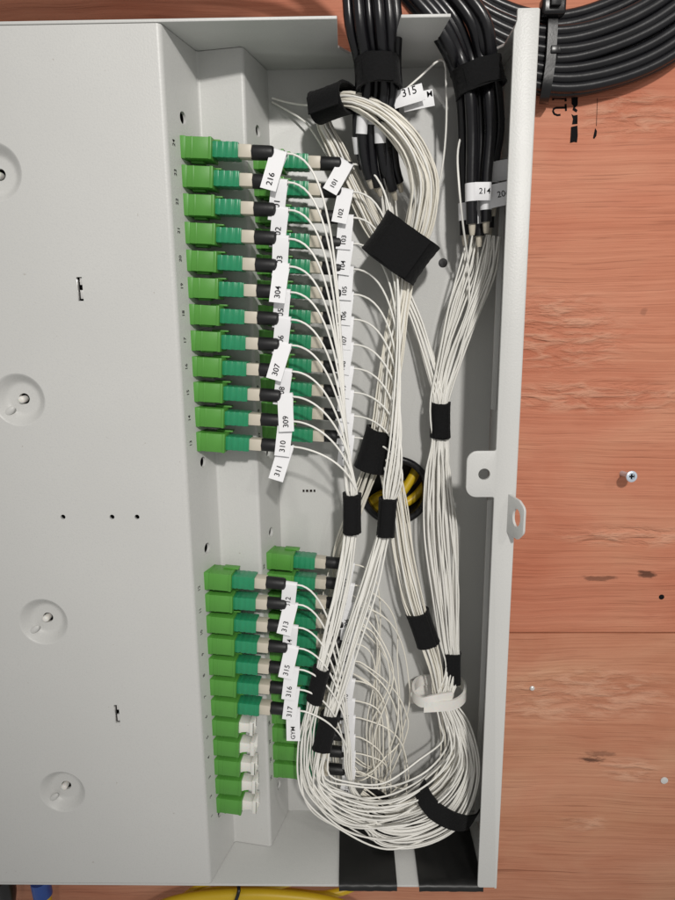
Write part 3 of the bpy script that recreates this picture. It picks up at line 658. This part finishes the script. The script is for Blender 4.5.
# ------------------------------------------------------------------ hook-and-loop wraps
def wrap(px, py, h, w, l, ang, depth, label, ribs=False, tail=True, hl2=0., mt='velcro'):
    """sleeve whose axis runs down the picture, turned by ang degrees; w,l in px, depth in mm"""
    c = P(px, py, h); a = math.radians(ang)
    e1 = P(px-math.sin(a)*l/2, py+math.cos(a)*l/2, h-hl2); e0 = P(px+math.sin(a)*l/2, py-math.cos(a)*l/2, h+hl2)
    ax = (e1-e0); Lm = ax.length/mm; k = (P(px+10, py, h)-P(px, py, h)).length/mm/10
    m = frame(ax, (0, -1, 0), e0)      # local x down the sleeve, local z to the viewer, local y across
    rx = w*k/2; rz = depth/2; bm = bmesh.new(); nl = 16; na = 36; th = .9
    outer = []; inn = []
    for i in range(nl+1):
        t = i/nl; ro = []; ri_ = []
        for j in range(na):
            q = 2*math.pi*j/na; sp = 1+.03*math.sin(3*q+px)+(.012*random.uniform(-1, 1))
            ex = 2/2.15; cy = math.copysign(abs(math.cos(q))**ex, math.cos(q)); sz = math.copysign(abs(math.sin(q))**ex, math.sin(q))
            rib = (.10*math.sin(q*16) if ribs else 0)
            xx = t*Lm+(.35*math.sin(2*q+py)+.12*random.uniform(-1, 1) if i in (0, nl) else 0)
            fl = 1+.05*(abs(2*t-1))**3
            ro.append(bm.verts.new((xx*mm, (rx*cy*sp*fl+rib*cy)*mm, (rz*sz*sp*fl+rib*sz)*mm)))
            ri_.append(bm.verts.new((xx*mm, (rx-th)*cy*fl*mm, (rz-th)*sz*fl*mm)))
        outer.append(ro); inn.append(ri_)
    for S_, fl in ((outer, 0), (inn, 1)):
        for A, B in zip(S_, S_[1:]):
            for j in range(na): bm.faces.new((A[j], A[(j+1) % na], B[(j+1) % na], B[j]))
    for A, B in ((outer[0], inn[0]), (outer[-1], inn[-1])):
        for j in range(na): bm.faces.new((A[j], A[(j+1) % na], B[(j+1) % na], B[j]))
    e = empty('velcro_wrap', m); tag(e, label, 'cable wrap', 'black hook-and-loop wraps')
    o = link('band', from_bm('band', bm, M[mt], 0, 1, 60)); o.parent = e
    if tail:   # overlapping end of the strap, lying on the front of the band
        bm = bmesh.new(); n_ = 8; rows = []
        for i in range(nl+1):
            t = i/nl; row = []
            for j in range(n_+1):
                q = math.radians(55+75*j/n_); ex = 2/2.15
                cy = math.copysign(abs(math.cos(q))**ex, math.cos(q)); sz = abs(math.sin(q))**ex
                x_ = (.03+.94*t)*Lm+.2*math.sin(j+px)
                row.append(bm.verts.new((x_*mm, (rx+.5)*cy*mm, (rz+.55)*sz*mm+(.0013 if j == 0 else .0004 if j == 1 else 0))))
            rows.append(row)
        fs = [bm.faces.new((rows[i][j], rows[i][j+1], rows[i+1][j+1], rows[i+1][j])) for i in range(nl) for j in range(n_)]
        bmesh.ops.recalc_face_normals(bm, faces=bm.faces[:]); bmesh.ops.solidify(bm, geom=bm.faces[:], thickness=.0006)
        o = link('strap_end', from_bm('strap_end', bm, M[mt], 0, 1, 50)); o.parent = e
    return e
wrap(352, 513, 33, 18, 39, 0, 7.5, 'black ribbed wrap round the fibres of the upper front step, left of the grommet', True)
wrap(387, 517, 27, 18, 38, 4, 7.5, 'black wrap on the upper rear fibres, lying over the grommet')
wrap(318.5, 684, 33, 17, 34, 13, 7, 'black wrap near the tag 315 on the front strand, above the bottom coil', tail=False)
wrap(326, 731.5, 30, 18.5, 36, 14, 7, 'black wrap beside the tag GYM on the rear strand, above the bottom coil', tail=False)
wrap(440, 420, 15, 20, 35, 0, 8.5, 'black wrap gathering the fibres by the side wall above the latch lug')
wrap(422.5, 628, 18, 23, 34, -19, 9, 'black slanted wrap just above the white clip')
wrap(452, 667, 14.5, 17, 30, 0, 8, 'black wrap by the side wall half hidden behind the slanted bundle', tail=False)
wrap(401, 249, 20, 62, 46, 35, 23, 'wide black slanted wrap below the black cable ends', tail=True, hl2=1)
wrap(376, 450, 17.5, 31, 42, 18, 12, 'wide black wrap lying above the grommet behind the fibre arcs', tail=False)
wrap(333.5, 102.5, 22, 29, 33, 70, 15, 'black collar round the fibre coil at the top of the box', tail=True, hl2=4.5)
# strap over the lower corner coil
pth = spline([P(420, 787, 27), P(424, 797, 32), P(433, 809, 34), P(446, 818, 33.5), P(460, 823, 31), P(471, 822, 26), P(476, 816, 18)], 2*mm)
o = link('velcro_strap', strip('velcro_strap', pth, (P(434, 822, 32)-P(444, 806, 32))*.95, .9*mm, M['velcro'], .05*mm, 6))
tag(o, 'black strap curving across the fibre coil in the lower corner', 'strap')
pth = spline([P(352, 806, 14), P(366, 800, 17), P(378, 806, 19), P(386, 818, 18), P(384, 830, 13)], 2*mm)
o = link('velcro_strap', strip('velcro_strap', pth, (P(384, 792, 16)-P(371, 815, 16))*1.0, .9*mm, M['velcro'], .08*mm, 6))
tag(o, 'loose black strap lying inside the bottom coil above the tape', 'strap')
# ------------------------------------------------------------------ white plastic cable clip
ce = empty('cable_clip', Matrix.Translation(P(440, 695, 8)))
tag(ce, 'white plastic loop clip holding the bundles by the side wall', 'clip')
loop = [(424, 707, 24), (440, 706, 25.5), (455, 704, 25), (464, 697, 22), (464, 686, 14), (456, 680, 6), (438, 679, 4.5), (420, 681, 5.5), (413.5, 688, 12), (415, 697, 19), (422, 702, 23), (430, 700.5, 24.5), (443, 698, 24.5), (452, 696.5, 24)]
o = link('loop_band', strip('loop_band', spline([P(*q) for q in loop], 1.2*mm), Vector((0, .0004, .0052)), 1.3*mm, M['white'], 0, 3)); o.parent = ce; o.matrix_parent_inverse = ce.matrix_world.inverted()
q = P(424, 690, 0)
bm = bmesh.new(); bx(bm, q.x-.008, q.x+.012, -.0036, -.0001, q.z-.006, q.z+.006)
o = link('base_pad', from_bm('base_pad', bm, M['white'], .0006)); o.parent = ce; o.matrix_parent_inverse = ce.matrix_world.inverted()
# ------------------------------------------------------------------ black trunk cables entering through the notches
random.seed(5)
def ring_label(path, r, t0, ln, txt, name='cable_label'):
    pass
def cable(pts, r, label, group, name='trunk_cable', n=14, marks=(), end=True):
    pl = spline([p if isinstance(p, Vector) else P(*p) for p in pts], 3*mm)
    e = empty(name, Matrix.Translation(pl[-1])); tag(e, label, 'cable', group)
    o = link('jacket', tube_mesh('jacket', pl, r*mm, M['cable'], n)); o.parent = e; o.matrix_parent_inverse = e.matrix_world.inverted()
    if end:
        d = (pl[-1]-pl[-3]).normalized()
        o = link('breakout_tip', tube_mesh('breakout_tip', [pl[-1]-d*.002, pl[-1]+d*.001, pl[-1]+d*.0035, pl[-1]+d*.0045], lambda t: (r*.75-.8*t)*mm, M['beige'], 10)); o.parent = e; o.matrix_parent_inverse = e.matrix_world.inverted()
    return e, pl
def flag(e, pl, ti, ln, r, txt=None, flagdir=0, fl=0, fmat='paper', tw=0., ts=4.0):
    """white label wrapped round a cable, with an optional free flag to the side"""
    i = int(ti*(len(pl)-1)) if ti <= 1 else min((k_ for k_ in range(len(pl)//3, len(pl))), key=lambda k_: abs(pix(pl[k_])[1]-ti)); c = pl[i]; d = (pl[min(i+2, len(pl)-1)]-pl[max(i-2, 0)]).normalized()
    o = link('cable_label', tube_mesh('cable_label', [c-d*ln*mm/2, c, c+d*ln*mm/2], r*mm, M[fmat], 18)); o.parent = e; o.matrix_parent_inverse = e.matrix_world.inverted()
    if fl:
        up = -d; ex = Vector((flagdir, 0, tw)); m = frame(ex, (-d if flagdir > 0 else -d), c+Vector((0, -r*.85*mm, 0)))
        f = link('label_flag', boxes('label_flag', [(r*.3, fl, -.15, .15, -ln/2, ln/2)], M['paper'], .00003)); f.parent = e; f.matrix_parent_inverse = e.matrix_world.inverted(); f.matrix_basis = m
        if txt:
            t = link('label_lettering', text_mesh(txt, ts, M['ink'])); t.parent = f
            t.matrix_basis = Matrix.Translation(((fl*.60+r*.15)*mm, -.00022, 0)) @ Matrix.Rotation(math.pi/2, 4, 'X')
    return o
GK1, GK2, GK3 = 'trunk cables in the left top notch', 'trunk cables in the right top notch', 'cables looped on the wall'
k1x = [(347, 359, 359, 33, 17, 168), (357, 366, 364, 36, 19, 178), (367, 375, 373, 33, 17, 186), (377, 383, 382, 36, 20, 176), (387, 391, 388, 34, 18, 190), (394, 396, 394, 31, 15, 182), (362, 371, 369, 28, 12, 182), (380, 386, 377, 28, 12, 190)]
for k, (xa, xb, xc, h0, h1_, ye) in enumerate(k1x):  # unseen run from the left is added to shade the wall above the box
    e, pl = cable([Vector((-.26, -(26+4.6*(k % 2))*mm, (43+4.6*(k//2))*mm)), Vector((-.05, -(27+4.6*(k % 2))*mm, (43+4.6*(k//2))*mm)), Vector((.03+.0035*k, -(h0-1)*mm, (42+4.4*(k//2))*mm)), (xa-7, -42-k, h0-1), (xa, -8, h0), (xa+3, 25, h0), (xb, 62, h0-5), (xb+1, 92, h0-9), (xc-2, 125, h1_+5), (xc+1, ye-15, h1_+1), (xc+5, ye, h1_-2)], 2.15 if k < 6 else 1.9, 'black trunk cable dropping through the left top notch into the box', GK1)
    if k in (0, 1, 2, 3, 6): flag(e, pl, {0: 147, 1: 121, 2: 118, 3: 133, 6: 128}[k], 6.5, 2.4, None)
wrap(377.5, 76, 26, 44, 29, -4, 20, 'black shiny wrap round the cables in the left top notch', tail=True, mt='velcro')
e = empty('cable_tag', Matrix.Translation(P(402, 100, 20)))
tag(e, 'white folded tag 315 beside the left top cables', 'tag')
for (cx, cy, hh_, an, wd, txt) in ((408, 95.5, 25, .26, 26, '315'), (418, 100, 22, .18, 27, 'M')):
    m = frame((math.cos(an), 0, math.sin(an)), (0, 0, 1), P(cx, cy, hh_))
    f = link('tag_sheet', boxes('tag_sheet', [(-6.2, 6.4, 0, .25, -3.4, 3.0)], M['paper'], .00003)); f.parent = e; f.matrix_parent_inverse = e.matrix_world.inverted(); f.matrix_basis = m
    t = link('tag_lettering', text_mesh(txt, 4.2 if txt == '315' else 3.2, M['ink'])); t.parent = f
    t.matrix_basis = Matrix.Translation((( .8 if txt == '315' else 5.0)*mm, -.00012, 1.2*mm)) @ Matrix.Rotation(math.pi/2, 4, 'X') @ Matrix.Rotation(0 if txt == '315' else -.0, 4, 'Z')
k2 = [(0, 235, 20), (1, 224, 28), (2, 236, 21), (3, 222, 26), (4, 205, 20), (1.5, 246, 13), (3.4, 228, 13), (.5, 215, 14)]
for k, (j, ye, h0) in enumerate(k2):
    top = 27+3*math.sin(k*2.1)
    e, pl = cable([(372+15*j, -55, top-4), (398+16*j, -12, top), (428+14.5*j, 22, top+1), (450+10.5*j, 58, top-3), (460+9.2*j, 90, h0+2), (463+9*j, 130, h0), (464+7.4*j, ye-40, h0-1), (465+7.0*j, ye, h0-2)], 2.35, 'black trunk cable curving down through the right top notch into the box', GK2)
    if k == 0: flag(e, pl, 208, 7.0, 2.6, None)
    if k == 1: flag(e, pl, 195, 7.0, 2.65, '214', 1, 7.6, ts=3.2)
    if k == 2: flag(e, pl, 216, 9, 2.6, None)
    if k == 3: flag(e, pl, 199, 9.0, 2.65, '206', 1, 10.5, tw=.2, ts=3.4)
    if k == 4: flag(e, pl, 171, 8.0, 2.65, None, 1, 9, tw=.15)
    if k == 7: flag(e, pl, 112, 4, 2.5, None)
wrap(478, 80, 24.5, 49, 26, -13, 21, 'black shiny wrap round the cables in the right top notch', tail=True, mt='velcro')
for j in range(9):
    for lay in (0, 1):
        if lay and j in (0, 8): continue
        o_ = j+.5*lay; h = -14.9+lay*4.8+random.uniform(-.1, 1.2); w_ = random.uniform(-2.6, 2.6)
        pts = [(390, -95+7*o_, h), (440, -38+7.5*o_+w_, h), (495, 2+8.6*o_, h), (552, 17+9.4*o_, h), (612, 3+10.3*o_+w_, h), (672, -34+11.8*o_+w_, h), (722, -90+13*o_, h), (750, -140+13*o_, h)]
        e, pl = cable(pts, random.uniform(2.25, 2.65), 'black cable swept in an arc across the plywood beside the box', GK3, 'wall_cable', 14, end=False)
# cable tie round the wall loop
te = empty('cable_tie', Matrix.Translation(P(552, 12, -6))); tag(te, 'black nylon tie clasping the wall cables beside the box rim', 'cable tie')
band = spline([P(553, 4, -14), P(553, 8, -8), P(553, 18, -5.6), P(552, 40, -5.0), P(550, 65, -5.0), P(546, 90, -5.8), P(544, 100, -9), P(544, 103, -15)], 1.5*mm)
o = link('tie_band', strip('tie_band', band, Vector((.0042, 0, -.0002)), 1.1*mm, M['nylon'], 0, 3)); o.parent = te; o.matrix_parent_inverse = te.matrix_world.inverted()
q = P(552, 9, -6)
bm = bmesh.new(); bx(bm, q.x-.0052, q.x+.0052, q.y-.004, q.y+.003, q.z-.0035, q.z+.004)
o = link('tie_head', from_bm('tie_head', bm, M['nylon'], .0014, 3)); o.parent = te; o.matrix_parent_inverse = te.matrix_world.inverted()
bm = bmesh.new(); bx(bm, q.x-.0022, q.x+.0022, q.y-.006, q.y-.0035, q.z-.001, q.z+.009)
o = link('tie_tail', from_bm('tie_tail', bm, M['nylon'], .0004)); o.parent = te; o.matrix_parent_inverse = te.matrix_world.inverted()
q = P(556, 49, -3.9); bm = bmesh.new(); bx(bm, q.x-.0022, q.x+.0022, q.y-.0002, q.y+.0012, q.z-.0016, q.z+.0016)
o = link('tie_ridge', from_bm('tie_ridge', bm, M['nylon'], .0004)); o.parent = te; o.matrix_parent_inverse = te.matrix_world.inverted()
# ------------------------------------------------------------------ marks and fixings on the plywood
def wall_screw(px, py, out, r, label, matn='zinc'):
    c = P(px, py, WALL+out); e = empty('screw', Matrix.Translation((c.x, -WALL*mm, c.z))); tag(e, label, 'screw')
    m = frame((0.10, -1, 0.06), (0, 0, 1), Vector((c.x, -WALL*mm, c.z)))
    o = link('shank', lathe('shank', [(-4, r*.45), (out, r*.45)], 14, M[matn], 40, m)); o.parent = e; o.matrix_parent_inverse = e.matrix_world.inverted()
    hd = link('head', lathe('head', [(out-1.2, r*.45), (out, r), (out+.5, r), (out+.8, r*.85), (out+.8, r*.55), (out+.2, r*.45)], 24, M[matn], 40, m)); hd.parent = e; hd.matrix_parent_inverse = e.matrix_world.inverted()
    bm = bmesh.new(); bx(bm, (out+.21)*mm, (out+.5)*mm, -r*.42*mm, r*.42*mm, -r*.13*mm, r*.13*mm); bx(bm, (out+.21)*mm, (out+.46)*mm, -r*.13*mm, r*.13*mm, -r*.42*mm, r*.42*mm); bmesh.ops.transform(bm, matrix=m, verts=bm.verts)
    o = link('drive_recess', from_bm('drive_recess', bm, M['ink'])); o.parent = hd
    bpy.context.view_layer.update(); o.matrix_parent_inverse = hd.matrix_world.inverted()
wall_screw(629.5, 477.5, 9, 2.9, 'zinc screw standing proud of the plywood beside the latch tab')
for px, py, r, lb in ((532, 688, 1.5, 'tiny pale nail head in the plywood beside the lower rim'), (664, 780, 2.2, 'bright round nail head in the lower plywood board right of the knot')):
    c = P(px, py, WALL); m = frame((0, -1, 0), (0, 0, 1), Vector((c.x, -WALL*mm, c.z)))
    o = link('nail', lathe('nail', [(-3, .6), (.1, .7), (.15, r), (.6, r*.95), (.95, r*.6), (1.05, r*.2)], 18, M['chrome'], 50, m)); tag(o, lb, 'nail')
c = P(661.5, 597, WALL); m = frame((0, -1, 0), (0, 0, 1), Vector((c.x, -WALL*mm, c.z)))
o = link('nail', lathe('nail', [(-2, 1.4), (.12, 1.5), (.3, 1.1), (.34, .4)], 9, M['ink'], 50, m)); tag(o, 'black disc standing in for a shaded nail hole in the upper plywood board below the zinc screw', 'nail')  # low black disc painted as the shade inside a nail hole
# stamped ink on the plywood
se = empty('ink_stamp', Matrix.Translation(P(575, 120, WALL))); tag(se, 'black ink stamp letters and bars on the plywood below the wall cables', 'stamp')
def on_wall(name, me, px, py, rot):
    c = P(px, py, WALL); o = link(name, me); o.parent = se; o.matrix_parent_inverse = se.matrix_world.inverted()
    o.matrix_basis = Matrix.Translation((c.x, -WALL*mm-.00012, c.z)) @ Matrix.Rotation(math.pi/2, 4, 'X') @ Matrix.Rotation(rot, 4, 'Z')
def blot(name, pts):
    bm = bmesh.new(); vs = [bm.verts.new(P(x, y, WALL+.1)) for x, y in pts]; f = bm.faces.new(vs)
    bmesh.ops.triangulate(bm, faces=[f])
    me = bpy.data.meshes.new(name); bm.to_mesh(me); bm.free(); me.materials.append(M['ink'])
    o = link(name, me); o.parent = se; o.matrix_parent_inverse = se.matrix_world.inverted()
def stroke(pts, w=.9):
    o = link('stamp_letter', strip('stamp_letter', [P(x, y, WALL+.05) for x, y in pts], Vector((0, .0001, 0)), w*mm, M['ink'], 0, 1)); o.parent = se; o.matrix_parent_inverse = se.matrix_world.inverted()
stroke([(565.6, 104), (566, 111)]); stroke([(566, 107.6), (556, 107.8), (553.6, 109), (553, 111.4), (554.4, 114), (557.5, 115.2), (560.5, 114.8)])
stroke([(565.4, 96), (565.7, 101.5)]); stroke([(565.4, 98.6), (553.4, 98)]); stroke([(553.2, 95.8), (553.3, 100.4)])
blot('stamp_bar', [(571, 127), (577.5, 125.5), (577.8, 136), (577, 142.5), (574, 142), (570, 143), (570.6, 135)])
blot('stamp_bar', [(571.5, 96), (578, 96), (577.7, 105), (575, 108), (577.6, 110), (576.5, 112.5), (572.5, 110), (573.5, 106), (571.6, 104)])
blot('stamp_bar', [(571.4, 114), (573.8, 115.5), (577.6, 114.8), (577.2, 119), (575.5, 122), (577.5, 124), (572, 124.5), (573, 119)])
blot('stamp_bar', [(595.2, 128), (597, 131), (596.4, 136), (594.2, 139), (593, 138), (594.6, 134)])
blot('stamp_bar', [(597.2, 98), (597.6, 98), (596.7, 126), (596.2, 126)])
# ------------------------------------------------------------------ port numbers printed on the steps
def port(col, z, txt):
    q0, q1 = ((Vector((0, HH)), Vector((X1, H1))) if col == 'L' else (Vector((X2, H2)), Vector((X3, 0))))
    c = q0.lerp(q1, .185 if col == 'L' else .12); n = Vector((q0.y-q1.y, q1.x-q0.x)).normalized(); d = (q1-q0).normalized()
    up3 = Vector((-d.x, d.y, 0)); nr = Vector((n.x, -n.y, 0)); rd = Vector((0, 0, 1))
    m = Matrix((rd, up3, nr)).transposed().to_4x4(); m.translation = Vector((c.x*mm, -c.y*mm, z*mm))+nr*.00012
    o = link('port_number', text_mesh(txt, 2.6, M['ink'])); o.parent = st
    o.matrix_parent_inverse = st.matrix_world.inverted(); o.matrix_basis = m
bpy.context.view_layer.update()
for i in range(12):
    port('L', zU[i]+.2, str(24-i)); port('L', zLL[i]-1.5, str(12-i)); port('R', zU[i]-.2, str(48-i)); port('R', zLR[i]-1.5, str(36-i))
